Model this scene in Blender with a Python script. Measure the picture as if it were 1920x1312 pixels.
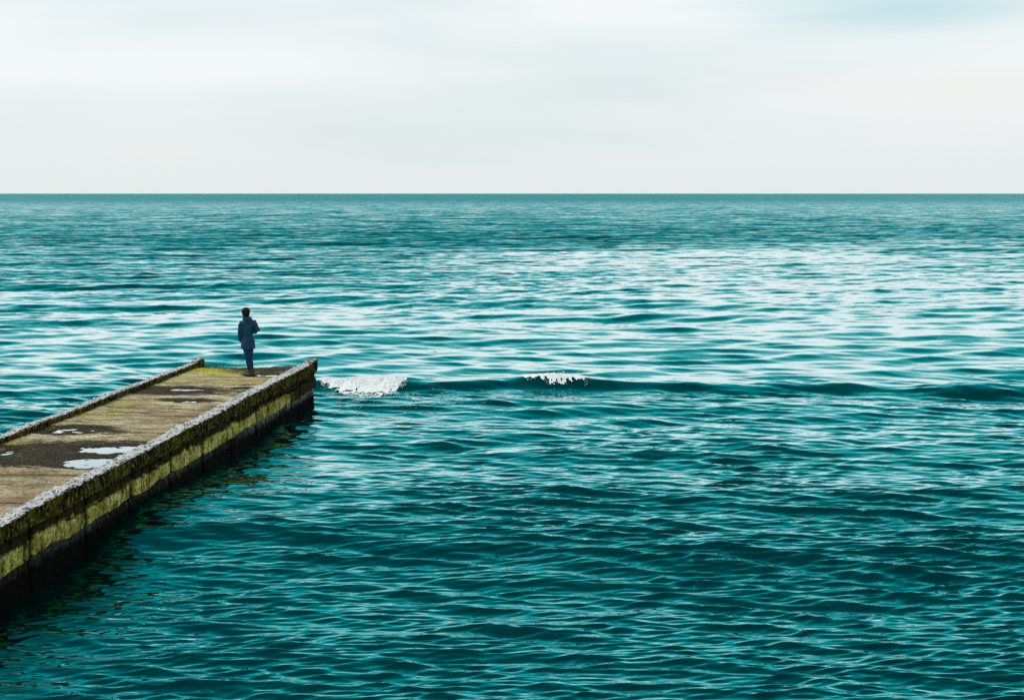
import bpy, bmesh, math, random
import numpy as np
from mathutils import Vector, Matrix
R = math.radians
for o in list(bpy.data.objects): bpy.data.objects.remove(o)
SC = bpy.context.scene
COL = SC.collection

# ------------------------------------------------------------------ camera
F = 2667.0                     # focal length in photo pixels (1920 wide)
HC = 5.14                      # camera height above mean water level
cam = bpy.data.cameras.new('camera'); camo = bpy.data.objects.new('camera', cam); COL.objects.link(camo)
cam.sensor_width = 36.0; cam.lens = 36.0 * F / 1920.0
cam.shift_y = -293.0 / 1920.0
cam.clip_start = 0.1; cam.clip_end = 60000
camo.location = (0, 0, HC); camo.rotation_euler = (R(90), 0, 0)
SC.camera = camo

# ------------------------------------------------------------------ light
SUN_EL, SUN_AZ = 52.0, -75.0   # compass-like azimuth from +Y clockwise
w = bpy.data.worlds.new('World'); SC.world = w; w.use_nodes = True
nt = w.node_tree; nt.nodes.clear()
def N(nt, typ, **kw):
    n = nt.nodes.new(typ)
    for k, v in kw.items():
        if k.startswith('i_'): n.inputs[k[2:].replace('_', ' ')].default_value = v
        else: setattr(n, k, v)
    return n
def mathn(nt, op, a, b=None, clamp=False):
    n = nt.nodes.new('ShaderNodeMath'); n.operation = op; n.use_clamp = clamp
    for i, v in enumerate((a, b)):
        if v is None: continue
        if hasattr(v, 'is_output'): nt.links.new(v, n.inputs[i])
        else: n.inputs[i].default_value = v
    return n.outputs[0]
def mixc(nt, f, a, b, blend='MIX'):
    n = nt.nodes.new('ShaderNodeMix'); n.data_type = 'RGBA'; n.blend_type = blend
    for s, v in ((n.inputs[0], f), (n.inputs[6], a), (n.inputs[7], b)):
        if hasattr(v, 'is_output'): nt.links.new(v, s)
        elif isinstance(v, (int, float)): s.default_value = v
        else: s.default_value = (*v, 1)
    return n.outputs[2]
def ramp(nt, f, stops, interp='LINEAR'):
    n = nt.nodes.new('ShaderNodeValToRGB'); cr = n.color_ramp; cr.interpolation = interp
    while len(cr.elements) < len(stops): cr.elements.new(0.5)
    for e, (p, c) in zip(cr.elements, stops):
        e.position = p; e.color = (c, c, c, 1) if isinstance(c, (int, float)) else (*c, 1)
    nt.links.new(f, n.inputs[0]); return n.outputs[0]
def noise(nt, vec, scale, detail=4, rough=.55, dist=0, out=0, lac=2.0):
    n = nt.nodes.new('ShaderNodeTexNoise'); n.inputs['Scale'].default_value = scale
    n.inputs['Detail'].default_value = detail; n.inputs['Roughness'].default_value = rough
    n.inputs['Distortion'].default_value = dist; n.inputs['Lacunarity'].default_value = lac
    nt.links.new(vec, n.inputs['Vector']); return n.outputs[out]
def mapping(nt, vec, scale=(1, 1, 1), loc=(0, 0, 0), rot=(0, 0, 0)):
    n = nt.nodes.new('ShaderNodeMapping'); n.inputs['Scale'].default_value = scale
    n.inputs['Location'].default_value = loc; n.inputs['Rotation'].default_value = rot
    nt.links.new(vec, n.inputs['Vector']); return n.outputs[0]

SKY_STRENGTH = 0.10
sky = N(nt, 'ShaderNodeTexSky', sky_type='NISHITA', sun_disc=False)
sky.sun_elevation = R(SUN_EL); sky.sun_rotation = R(SUN_AZ); sky.dust_density = 3; sky.air_density = 1.0
tc = N(nt, 'ShaderNodeTexCoord').outputs['Generated']
sep = N(nt, 'ShaderNodeSeparateXYZ'); nt.links.new(tc, sep.inputs[0])
el = mathn(nt, 'MAXIMUM', sep.outputs[2], 0.0)
# overcast veil: broad soft banks, flattened toward the horizon
cn = noise(nt, mapping(nt, tc, (2.6, 2.6, 9.0), (1.3, .2, .35)), 1.0, 3, .5, .4)
cn2 = noise(nt, mapping(nt, tc, (1.6, 1.6, 14.0), (4.1, 2.2, 5.1)), 1.3, 4, .55, .3)
cs = mathn(nt, 'ADD', mathn(nt, 'MULTIPLY', cn, .65), mathn(nt, 'MULTIPLY', cn2, .35))
cl = ramp(nt, cs, [(.34, (6.9, 8.5, 8.8)), (.44, (8.5, 9.2, 9.3)), (.56, (9.6, 9.95, 9.95))])
hz = ramp(nt, el, [(0.0, 0.0), (.11, .9), (.3, 1.0)])
veil = mixc(nt, hz, (8.35, 8.9, 8.78), cl)
zen = ramp(nt, el, [(.14, (1, 1, 1)), (.34, (.86, .90, .91)), (.7, (.50, .58, .60)), (1.0, (.42, .50, .52))])
veil = mixc(nt, 1.0, veil, zen, 'MULTIPLY')
def dmask(x0, z0, rx, rz):
    a_ = mathn(nt, 'POWER', mathn(nt, 'DIVIDE', mathn(nt, 'SUBTRACT', sep.outputs[0], x0), rx), 2.0)
    b_ = mathn(nt, 'POWER', mathn(nt, 'DIVIDE', mathn(nt, 'SUBTRACT', sep.outputs[2], z0), rz), 2.0)
    r_ = mathn(nt, 'ADD', mathn(nt, 'SQRT', mathn(nt, 'ADD', a_, b_)), mathn(nt, 'MULTIPLY', mathn(nt, 'SUBTRACT', cn2, .5), 1.6))
    return ramp(nt, r_, [(.1, 1), (1.0, 0)], 'EASE')
veil = mixc(nt, mathn(nt, 'MULTIPLY', dmask(.27, .125, .16, .030), .85), veil, (5.6, 7.9, 8.35))     # thin blue gap, upper right
veil = mixc(nt, mathn(nt, 'MULTIPLY', dmask(-.02, .055, .30, .040), .5), veil, (7.2, 8.3, 8.4))
veil = mixc(nt, mathn(nt, 'MULTIPLY', dmask(.30, .070, .20, .020), .6), veil, (9.3, 9.1, 8.95))
veil = mixc(nt, mathn(nt, 'MULTIPLY', dmask(-.25, .085, .22, .030), .8), veil, (9.5, 9.85, 9.85))
veil = mixc(nt, mathn(nt, 'MULTIPLY', dmask(-.30, .138, .20, .025), .6), veil, (7.4, 8.9, 9.2))
allc = mixc(nt, .93, sky.outputs[0], veil)
bg = N(nt, 'ShaderNodeBackground'); bg.inputs['Strength'].default_value = SKY_STRENGTH
nt.links.new(allc, bg.inputs['Color'])
wo = N(nt, 'ShaderNodeOutputWorld'); nt.links.new(bg.outputs[0], wo.inputs[0])

sl = bpy.data.lights.new('sun', 'SUN'); sl.energy = 1.5; sl.angle = R(14); sl.color = (1, .95, .86)
so = bpy.data.objects.new('sun', sl); COL.objects.link(so)
az, e_ = R(SUN_AZ), R(SUN_EL)
sd = Vector((math.sin(az) * math.cos(e_), math.cos(az) * math.cos(e_), math.sin(e_)))
so.rotation_euler = (-sd).to_track_quat('-Z', 'Y').to_euler(); so.location = (20, -20, 40)

vs = SC.view_settings; vs.view_transform = 'Standard'; vs.look = 'None'; vs.gamma = 1; vs.exposure = 0.0
vs.use_curve_mapping = False
SC.cycles.max_bounces = 5; SC.cycles.diffuse_bounces = 2; SC.cycles.glossy_bounces = 3
SC.cycles.use_denoising = False
SC.cycles.sample_clamp_indirect = 4.0

# ------------------------------------------------------------------ helpers
def tag(o, label=None, cat=None, group=None, kind=None):
    if label: o['label'] = label
    if cat: o['category'] = cat
    if group: o['group'] = group
    if kind: o['kind'] = kind
    return o
def empty(name, loc, rz=0):
    o = bpy.data.objects.new(name, None); COL.objects.link(o); o.location = loc
    o.rotation_euler = (0, 0, rz); o.empty_display_size = .2; return o
def link(name, me, mat=None, parent=None, smooth=True):
    o = bpy.data.objects.new(name, me); COL.objects.link(o)
    if mat: me.materials.append(mat)
    if parent: o.parent = parent
    if smooth: me.shade_smooth()
    return o
def np_mesh(name, V, Q):
    """V (n,3) float array, Q (m,k) int array of equal-size faces"""
    me = bpy.data.meshes.new(name); V = np.ascontiguousarray(V, np.float32); Q = np.ascontiguousarray(Q, np.int32)
    k = Q.shape[1]
    me.vertices.add(len(V)); me.vertices.foreach_set('co', V.ravel())
    me.loops.add(Q.size); me.loops.foreach_set('vertex_index', Q.ravel())
    me.polygons.add(len(Q)); me.polygons.foreach_set('loop_start', np.arange(0, Q.size, k, dtype=np.int32))
    me.update(calc_edges=True); return me
def attr(me, name, vals):
    a = me.attributes.new(name, 'FLOAT', 'POINT'); a.data.foreach_set('value', np.ascontiguousarray(vals, np.float32).ravel())
def grid_quads(nr, nc, wrap=False):
    i = np.arange(nr - 1)[:, None]; j = np.arange(nc if wrap else nc - 1)[None, :]; jn = (j + 1) % nc
    return np.stack([i * nc + j, i * nc + jn, (i + 1) * nc + jn, (i + 1) * nc + j], -1).reshape(-1, 4)
def _h(ix, iy, iz, seed):
    h = (ix.astype(np.int64) * 374761393 + iy.astype(np.int64) * 668265263 + iz.astype(np.int64) * 2147483647 + seed * 1274126177) & 0xffffffff
    h = ((h ^ (h >> 13)) * 1274126177) & 0xffffffff
    h = ((h ^ (h >> 15)) * 2246822519) & 0xffffffff
    return ((h ^ (h >> 16)) & 0xffffff) / float(0xffffff)
def vn(x, y, z=0.0, seed=1):
    x, y, z = np.broadcast_arrays(np.asarray(x, float), np.asarray(y, float), np.asarray(z, float))
    fx, fy, fz = np.floor(x), np.floor(y), np.floor(z); ux, uy, uz = x - fx, y - fy, z - fz
    ux, uy, uz = [u * u * (3 - 2 * u) for u in (ux, uy, uz)]
    r = 0
    for a in (0, 1):
        for b in (0, 1):
            for c in (0, 1):
                wgt = (ux if a else 1 - ux) * (uy if b else 1 - uy) * (uz if c else 1 - uz)
                r = r + wgt * _h(fx + a, fy + b, fz + c, seed)
    return r * 2 - 1
def fbm(x, y, z=0.0, oct=4, seed=1, gain=.5):
    r, a, s = 0, 1.0, 1.0
    for k in range(oct):
        r = r + a * vn(x * s, y * s, z * s, seed + k * 17); a *= gain; s *= 2.03
    return r
def sstep(a, b, x):
    t = np.clip((x - a) / (b - a), 0, 1); return t * t * (3 - 2 * t)

# pier frame: a along the pier (away from shore), b to its right
PYAW = math.atan(240 / F); SU, CU = math.sin(PYAW), math.cos(PYAW)
def to_world(a, b): return a * SU + b * CU, a * CU - b * SU
def pix_ab(px, py, z):
    d = F * (HC - z) / (py - 363.0); x = (px - 960.0) * d / F
    return x * SU + d * CU, x * CU - d * SU
DECK_Z, KERB_Z = .87, 1.0
B_RO, B_RI, B_LI, B_LO = -7.95, -8.22, -10.83, -11.02
A0, A1 = -3.0, 34.67

# ------------------------------------------------------------------ sea surface
rng = np.random.default_rng(11)
def wave_tile(L, n, lmin, lmax, spread, seed, power=1.0, theta=0.0):
    """band-limited random sea, slope rms 1, crests roughly along X (travelling to -Y)"""
    rg = np.random.default_rng(seed)
    k1 = np.fft.fftfreq(n, L / n) * 2 * np.pi
    kx, ky = np.meshgrid(k1, k1, indexing='xy'); k = np.hypot(kx, ky); k[0, 0] = 1
    ang = np.arctan2(kx, ky) - theta                      # 0 = along +-Y
    ang = np.abs((ang + np.pi / 2) % np.pi - np.pi / 2)
    kmin, kmax = 2 * np.pi / lmax, 2 * np.pi / lmin
    band = sstep(kmin * .7, kmin * 1.15, k) * (1 - sstep(kmax * .85, kmax * 1.2, k))
    amp = band * np.exp(-(ang / spread) ** 2 / 1.0) * k ** (-1.0 - power)
    spec = amp * (rg.normal(size=k.shape) + 1j * rg.normal(size=k.shape))
    h = np.fft.ifft2(spec).real
    sx = np.fft.ifft2(1j * kx * np.fft.fft2(h)).real; sy = np.fft.ifft2(1j * ky * np.fft.fft2(h)).real
    s = 1 / np.sqrt((sx ** 2 + sy ** 2).mean())
    H = np.fft.fft2(h)
    dx = np.fft.ifft2(1j * kx / k * H).real; dy = np.fft.ifft2(1j * ky / k * H).real
    return L, n, (h * s).astype(np.float32), (dx * s).astype(np.float32), (dy * s).astype(np.float32)
def sample(tile, x, y, rot, which=(2, 3, 4)):
    L, n = tile[0], tile[1]; c, s = math.cos(rot), math.sin(rot)
    u = (c * x - s * y) / L * n; v = (s * x + c * y) / L * n
    fu, fv = np.floor(u), np.floor(v); du, dv = (u - fu).astype(np.float32), (v - fv).astype(np.float32)
    i0, j0 = fu.astype(np.int64) % n, fv.astype(np.int64) % n; i1, j1 = (i0 + 1) % n, (j0 + 1) % n
    out = []
    for q in which:
        T = tile[q]
        out.append(T[j0, i0] * (1 - du) * (1 - dv) + T[j0, i1] * du * (1 - dv) + T[j1, i0] * (1 - du) * dv + T[j1, i1] * du * dv)
    if len(out) == 3:
        return out[0], c * out[1] + s * out[2], -s * out[1] + c * out[2]
    return out[0]
TA = wave_tile(211., 1024, 3.4, 13., R(16), 3, .6)
TB = wave_tile(83., 1024, .9, 3.2, R(34), 4, .3)
TC_ = wave_tile(29., 1024, .30, 1.15, R(23), 5, .2)
TD = wave_tile(9.7, 1024, .10, .34, R(26), 6, .5)

def crest_y(x):
    """plan position of the breaking swell's crest"""
    return 37.1 + .35 * np.sin(x * .31 + .8) + .12 * np.sin(x * .9) + .14 * vn(x * 1.1, x * 0, 0, 19) + .06 * vn(x * 2.7, x * 0, 0, 23) - .02 * x
def ridge(x, y):
    c = crest_y(x); t = y - c
    amp = (.155 + .03 * vn(x * .45, x * 0, 0, 77) + .02 * vn(x * 1.3, x * 0, 0, 78) - .04 * np.exp(-((x - 5.0) / 1.8) ** 2) + .02 * sstep(3, 10, x) + .09 * np.exp(-((x - 1.1) / 1.5) ** 2) + .05 * np.exp(-((x + 4.0) / 1.2) ** 2) + .03 * np.sin(x * 1.7) + .035 * np.sin(x * .47 + 1))
    amp = amp * sstep(-6.6, -5.0, x)
    f = np.where(t < 0, np.exp(-(t / .40) ** 2), np.exp(-(t / 1.5) ** 2))
    z = amp * f - .35 * amp * np.exp(-((t + 1.15) / .7) ** 2)
    # swell rolling past the landward side of the pier's left edge
    c2 = 32.9 + .25 * np.sin(x * .8); t2 = y - c2
    amp2 = .13 * (1 - sstep(-10.6, -8.5, x)) * sstep(-22, -15, x)
    z = z + amp2 * np.where(t2 < 0, np.exp(-(t2 / .55) ** 2), np.exp(-(t2 / 1.4) ** 2))
    return z
def chop_zone(x, y):
    """wind on the water: ruffled near shore, slick in mid distance, ruffled again offshore"""
    p = fbm(x / 9.0, y / 14.0, 0, 3, 40)
    near = 1 - sstep(36.0, 40.0, y + 1.2 * p)
    d0 = np.interp(x, [-40, -21, 0, 17, 50], [52, 58, 80, 128, 140])
    far = np.maximum(sstep(112, 158, y + 26 * fbm(x / 30., y / 50., 0, 4, 61) + x * .1), .66 * sstep(-.22, .42, (y - d0) / d0 + .45 * fbm(x / 13., y / 24., 0, 4, 63)))
    patch = .46 + .45 * sstep(-.3, .7, p) + .35 * sstep(50, 85, y) * (1 - .3 * sstep(-10, 30, x))
    far = far * (1 + .45 * sstep(220, 1200, y))
    gust = .88 + .42 * sstep(-.6, .7, fbm(x / 2.3, y / 2.9, 0, 3, 47))
    b = x * CU - y * SU; lee = 1 - .3 * sstep(-8.6, -8.0, b) * (1 - sstep(-6.6, -5.2, b)) * (1 - sstep(34, 36, y))
    return near, far, near * lee * gust * (.92 + .30 * p) + (1 - near) * np.clip(1 - far, 0, 1) * patch + far * 1.2
def sea(x, y):
    near, far, z1 = chop_zone(x, y)
    hA, ax, ay = sample(TA, x, y, .06); hB, bx_, by_ = sample(TB, x, y, -.22)
    hC, cx_, cy_ = sample(TC_, x, y, .25)
    dist = np.hypot(x, y)
    sA = .046 + .012 * (1 - near); sB = .070 * (1.4 - .4 * near) * (1 - .6 * sstep(150, 420, dist)); sA = sA * (1 - .75 * sstep(300, 900, dist))
    sC = .145 * z1 * (1 - sstep(85, 160, dist))
    h = sA * hA + sB * hB + sC * hC
    dx = sA * ax + sB * bx_ + sC * cx_; dy = sA * ay + sB * by_ + sC * cy_
    m = dist < 54
    if np.any(m):
        hD, ex, ey = sample(TD, x[m], y[m], -.1)
        sD = .18 * z1[m] * (1 - sstep(26, 52, dist[m]))
        h[m] += sD * hD; dx[m] += sD * ex * .5; dy[m] += sD * ey * .5
    h = h + ridge(x, y)
    return x + dx * .9, y + dy * .9, h
# rows: roughly one per half pixel near, a quarter metre out to 160 m, then growing to the horizon
rows = [-30., -18., -10., -5., 0., 3., 5.5, 7.5]
d = 8.6
while d < 60000:
    rows.append(d)
    if d < 9.9: st = .1
    elif d < 62: st = max(.55 * d * d / 7300., .016)
    elif d < 170: st = .28
    else: st = .28 * (d / 170.) ** 1.9
    d += st
rows = np.array(rows)
tf = np.arange(-.47, .4701, .00100)
side = .47 + .004 * (1.13 ** np.arange(1, 48) - 1) / .13
tt = np.concatenate([-side[::-1], tf, side])
Y, T = np.meshgrid(rows, tt, indexing='ij')
X = T * (np.maximum(Y, 6.0) + 0.0)
X = np.where(Y < 6.0, T * (6.0 + (6.0 - Y) * 1.5), X)
near, far, z1 = chop_zone(X, Y)
VX, VY, VZ = sea(X.ravel(), Y.ravel())
me = np_mesh('sea', np.stack([VX, VY, VZ], -1), grid_quads(len(rows), len(tt)))
attr(me, 'chop', z1); attr(me, 'far', far)
def sea_h(x, y):
    return float(sea(np.array([float(x)]), np.array([float(y)]))[2][0])

def water_mat():
    m = bpy.data.materials.new('sea_water'); m.use_nodes = True; nt = m.node_tree; nt.nodes.clear(); L = nt.links
    geo = N(nt, 'ShaderNodeNewGeometry'); pos = geo.outputs['Position']
    ch = N(nt, 'ShaderNodeAttribute', attribute_name='chop').outputs['Fac']
    fa = N(nt, 'ShaderNodeAttribute', attribute_name='far').outputs['Fac']
    ds = N(nt, 'ShaderNodeVectorMath', operation='LENGTH'); L.new(pos, ds.inputs[0])
    def slope(scale, sx, amp, detail=2, loc=(0, 0, 0)):
        c = noise(nt, mapping(nt, pos, (sx, 1, 1), loc), scale, detail, .6, 0, 1)
        v = N(nt, 'ShaderNodeVectorMath', operation='SUBTRACT'); L.new(c, v.inputs[0]); v.inputs[1].default_value = (.5, .5, .5)
        v2 = N(nt, 'ShaderNodeVectorMath', operation='MULTIPLY'); L.new(v.outputs[0], v2.inputs[0]); v2.inputs[1].default_value = (.6, 1, 0)
        s = N(nt, 'ShaderNodeVectorMath', operation='SCALE'); L.new(v2.outputs[0], s.inputs[0])
        if hasattr(amp, 'is_output'): L.new(amp, s.inputs['Scale'])
        else: s.inputs['Scale'].default_value = amp
        return s.outputs[0]
    a1 = mathn(nt, 'ADD', mathn(nt, 'MULTIPLY', ch, .17), .015)
    s1 = slope(9.0, .5, a1, 3)
    mr = N(nt, 'ShaderNodeMapRange'); L.new(ds.outputs['Value'], mr.inputs[0]); mr.inputs[1].default_value = 38; mr.inputs[2].default_value = 80; mr.inputs[4].default_value = .23
    s2 = slope(2.2, .34, mathn(nt, 'ADD', mathn(nt, 'MULTIPLY', ch, .15), mathn(nt, 'ADD', mr.outputs[0], .02)), 4, (3, 7, 1))
    a3 = mathn(nt, 'MULTIPLY', mathn(nt, 'MINIMUM', fa, 1.0), .60)
    s3 = slope(.5, .25, a3, 5, (13, 2, 1))
    add = N(nt, 'ShaderNodeVectorMath', operation='ADD'); L.new(s1, add.inputs[0]); L.new(s2, add.inputs[1])
    add2 = N(nt, 'ShaderNodeVectorMath', operation='ADD'); L.new(add.outputs[0], add2.inputs[0]); L.new(s3, add2.inputs[1])
    # offshore shading normals tilted shoreward, toward the camera, to darken the far water
    cb = N(nt, 'ShaderNodeCombineXYZ'); L.new(mathn(nt, 'MULTIPLY', mathn(nt, 'POWER', fa, 1.15), -.165), cb.inputs[1])
    add4 = N(nt, 'ShaderNodeVectorMath', operation='ADD'); L.new(add2.outputs[0], add4.inputs[0]); L.new(cb.outputs[0], add4.inputs[1])
    add3 = N(nt, 'ShaderNodeVectorMath', operation='ADD'); L.new(add4.outputs[0], add3.inputs[0]); L.new(geo.outputs['Normal'], add3.inputs[1])
    nn = N(nt, 'ShaderNodeVectorMath', operation='NORMALIZE'); L.new(add3.outputs[0], nn.inputs[0]); nrm = nn.outputs[0]
    fr = N(nt, 'ShaderNodeFresnel'); fr.inputs['IOR'].default_value = 1.333; L.new(nrm, fr.inputs['Normal'])
    col = ramp(nt, fr.outputs[0], [(.02, (.000, .048, .053)), (.09, (.000, .105, .113)), (.18, (.000, .275, .29)), (.30, (.10, .49, .51)), (.48, (.86, .96, .97)), (.8, (1, 1, 1))])
    gl = N(nt, 'ShaderNodeBsdfGlossy'); gl.inputs['Roughness'].default_value = .05; L.new(col, gl.inputs['Color']); L.new(nrm, gl.inputs['Normal'])
    df = N(nt, 'ShaderNodeBsdfDiffuse'); df.inputs['Color'].default_value = (.0, .007, .008, 1)
    ad = N(nt, 'ShaderNodeAddShader'); L.new(gl.outputs[0], ad.inputs[0]); L.new(df.outputs[0], ad.inputs[1])
    out = N(nt, 'ShaderNodeOutputMaterial'); L.new(ad.outputs[0], out.inputs[0]); return m
tag(link('sea', me, water_mat()), 'choppy teal sea reaching to the horizon', 'sea', kind='structure')

# ------------------------------------------------------------------ materials
def base_mat(name):
    m = bpy.data.materials.new(name); m.use_nodes = True; nt = m.node_tree
    b = nt.nodes['Principled BSDF']; pos = N(nt, 'ShaderNodeTexCoord').outputs['Object']
    return m, nt, b, pos
def bump(nt, b, h, strength, dist):
    n = N(nt, 'ShaderNodeBump'); n.inputs['Strength'].default_value = strength; n.inputs['Distance'].default_value = dist
    nt.links.new(h, n.inputs['Height']); nt.links.new(n.outputs[0], b.inputs['Normal']); return n
def at(nt, name): return N(nt, 'ShaderNodeAttribute', attribute_name=name).outputs['Fac']

def deck_mat():
    m, nt, b, pos = base_mat('deck_concrete'); L = nt.links
    wet, moss, red = at(nt, 'wet'), at(nt, 'moss'), at(nt, 'red')
    n1 = noise(nt, mapping(nt, pos, (.8, 1.3, 1)), 1.6, 7, .75, .3)
    c = ramp(nt, n1, [(.32, (.20, .155, .075)), (.43, (.41, .34, .19)), (.54, (.55, .475, .30)), (.70, (.70, .63, .46))])
    sp = noise(nt, mapping(nt, pos, (1, .5, 1), (0, 0, 0), (0, 0, .3)), 22, 6, .9)
    c = mixc(nt, 1.0, c, ramp(nt, sp, [(.36, .12), (.46, .80), (.55, 1.15), (.66, 1.8)]), 'MULTIPLY')
    st = noise(nt, mapping(nt, pos, (.6, 1.3, 1), (3, 1, 0), (0, 0, .12)), 2.4, 5, .75)
    c = mixc(nt, 1.0, c, ramp(nt, st, [(.34, .45), (.5, 1.05), (.62, 1.2)]), 'MULTIPLY')
    lf = noise(nt, pos, .75, 4, .6)
    c = mixc(nt, ramp(nt, lf, [(.42, 0), (.58, .75)]), c, mixc(nt, 1.0, c, (.62, .56, .52), 'MULTIPLY'))
    v = N(nt, 'ShaderNodeTexVoronoi'); v.inputs['Scale'].default_value = 30; L.new(pos, v.inputs['Vector'])
    peb = ramp(nt, v.outputs['Distance'], [(.12, 1), (.32, 0)])
    pk = ramp(nt, noise(nt, pos, 21, 2, .6), [(.56, 0), (.62, 1)])
    c = mixc(nt, mathn(nt, 'MULTIPLY', mathn(nt, 'MULTIPLY', peb, pk), .8), c, (.70, .66, .50))
    c = mixc(nt, mathn(nt, 'MULTIPLY', red, .85), c, (.20, .085, .045))
    mo = mathn(nt, 'MULTIPLY', moss, ramp(nt, noise(nt, pos, 9, 4, .65), [(.30, .3), (.50, 1)]))
    c = mixc(nt, mo, c, mixc(nt, ramp(nt, sp, [(.4, 0), (.6, 1)]), (.20, .18, .004), (.80, .70, .015)))
    wn = mathn(nt, 'ADD', wet, mathn(nt, 'MULTIPLY', mathn(nt, 'SUBTRACT', noise(nt, mapping(nt, pos, (.7, 1.3, 1)), 6, 7, .85), .5), 1.7))
    wf = ramp(nt, wn, [(.38, 0), (.58, 1)])
    wc = mixc(nt, ramp(nt, sp, [(.44, 0), (.66, 1)]), (.005, .004, .002), (.060, .045, .024))
    wc = mixc(nt, mathn(nt, 'MULTIPLY', peb, ramp(nt, noise(nt, pos, 12, 3, .7), [(.54, 0), (.6, .9)])), wc, (.60, .60, .55))  # pale pebble specks paint small glints into the wet patches' colour
    c = mixc(nt, mathn(nt, 'MULTIPLY', wf, .95), c, wc)
    L.new(c, b.inputs['Base Color'])
    L.new(ramp(nt, wf, [(0, .95), (1, .8)]), b.inputs['Roughness'])
    b.inputs['Specular IOR Level'].default_value = .04
    hs = mathn(nt, 'ADD', mathn(nt, 'MULTIPLY', sp, 1.0), mathn(nt, 'MULTIPLY', peb, .6))
    bump(nt, b, hs, .5, .004)
    return m
def kerb_mat():
    m, nt, b, pos = base_mat('kerb_concrete'); L = nt.links
    geo = N(nt, 'ShaderNodeNewGeometry'); top = at(nt, 'top'); crack = at(nt, 'crack')
    n1 = noise(nt, mapping(nt, pos, (1, 1, .6)), 5, 5, .65)
    sp = noise(nt, mapping(nt, pos, (1.2, 1, .75)), 15, 6, .85)
    c = ramp(nt, sp, [(.40, (.002, .002, .001)), (.52, (.013, .012, .005)), (.58, (.085, .08, .036)), (.64, (.42, .40, .30))])
    mo = ramp(nt, n1, [(.42, 0), (.62, 1)])
    c = mixc(nt, mathn(nt, 'MULTIPLY', mo, .6), c, mixc(nt, ramp(nt, sp, [(.40, 0), (.62, 1)]), (.022, .022, .002), (.26, .24, .022)))
    rs = ramp(nt, noise(nt, mapping(nt, pos, (1, .5, 1.5), (5, 3, 1)), 2.4, 4, .6), [(.60, 0), (.68, 1)])
    c = mixc(nt, mathn(nt, 'MULTIPLY', rs, .6), c, (.085, .028, .012))
    tc = ramp(nt, noise(nt, pos, 9, 6, .9), [(.455, (.006, .005, .003)), (.47, (.14, .12, .07)), (.49, (.88, .88, .85))])  # white flecks for upward faces: wet sky glints painted into the colour
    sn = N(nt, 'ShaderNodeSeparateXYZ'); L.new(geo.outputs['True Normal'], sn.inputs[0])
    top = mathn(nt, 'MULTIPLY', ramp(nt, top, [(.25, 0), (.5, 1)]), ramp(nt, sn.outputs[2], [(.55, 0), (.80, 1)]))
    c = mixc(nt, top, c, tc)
    c = mixc(nt, crack, c, (.004, .004, .003))
    L.new(c, b.inputs['Base Color']); L.new(ramp(nt, top, [(0, .9), (1, .3)]), b.inputs['Roughness'])
    L.new(mathn(nt, 'MULTIPLY', top, .35), b.inputs['Specular IOR Level'])
    L.new(mathn(nt, 'MULTIPLY', top, .8), b.inputs['Coat Weight']); b.inputs['Coat Roughness'].default_value = .12
    bump(nt, b, sp, 1.0, .03)
    return m
def course_mat():
    m, nt, b, pos = base_mat('mossy_wall'); L = nt.links
    crack = at(nt, 'crack'); dark = at(nt, 'dark')
    st = noise(nt, mapping(nt, pos, (1, 1, .25)), 9, 6, .8)
    bl = noise(nt, pos, 3.2, 5, .6)
    sp = noise(nt, pos, 14, 6, .8)
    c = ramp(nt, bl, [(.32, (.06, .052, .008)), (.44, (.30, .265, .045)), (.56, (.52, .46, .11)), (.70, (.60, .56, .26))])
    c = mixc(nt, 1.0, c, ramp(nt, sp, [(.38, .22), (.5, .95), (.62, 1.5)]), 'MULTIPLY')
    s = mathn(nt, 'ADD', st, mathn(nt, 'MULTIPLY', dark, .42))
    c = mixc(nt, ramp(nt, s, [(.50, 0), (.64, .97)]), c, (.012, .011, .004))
    c = mixc(nt, crack, c, (.003, .003, .002))
    L.new(c, b.inputs['Base Color']); b.inputs['Roughness'].default_value = .9; b.inputs['Specular IOR Level'].default_value = .05
    bump(nt, b, sp, .9, .02); return m
def foundation_mat():
    m, nt, b, pos = base_mat('submerged_wall'); L = nt.links
    crack = at(nt, 'crack'); pale = at(nt, 'pale')
    sepx = N(nt, 'ShaderNodeSeparateXYZ'); L.new(pos, sepx.inputs[0])
    sp = noise(nt, pos, 13, 6, .8); bl = noise(nt, pos, 2.8, 5, .6)
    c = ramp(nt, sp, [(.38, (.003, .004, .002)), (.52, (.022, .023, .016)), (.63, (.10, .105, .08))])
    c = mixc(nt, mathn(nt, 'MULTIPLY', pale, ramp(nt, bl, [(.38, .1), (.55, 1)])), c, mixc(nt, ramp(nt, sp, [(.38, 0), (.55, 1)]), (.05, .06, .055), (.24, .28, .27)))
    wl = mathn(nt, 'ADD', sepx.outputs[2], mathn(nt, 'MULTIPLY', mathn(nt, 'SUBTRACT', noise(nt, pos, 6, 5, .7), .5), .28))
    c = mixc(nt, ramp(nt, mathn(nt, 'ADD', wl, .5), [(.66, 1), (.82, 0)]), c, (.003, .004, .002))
    c = mixc(nt, crack, c, (.003, .003, .002))
    L.new(c, b.inputs['Base Color']); b.inputs['Roughness'].default_value = .9; b.inputs['Specular IOR Level'].default_value = .04
    bump(nt, b, sp, .9, .03); return m
def flat_mat(name, col, rough=.8, nscale=30, var=.35, bumpd=.004, spec=.3):
    m, nt, b, pos = base_mat(name)
    n = noise(nt, pos, nscale, 4, .6)
    c = mixc(nt, 1.0, col, ramp(nt, n, [(.3, 1 - var), (.7, 1 + var)]), 'MULTIPLY')
    nt.links.new(c, b.inputs['Base Color']); b.inputs['Roughness'].default_value = rough
    b.inputs['Specular IOR Level'].default_value = spec
    bump(nt, b, n, .8, bumpd); return m

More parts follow.
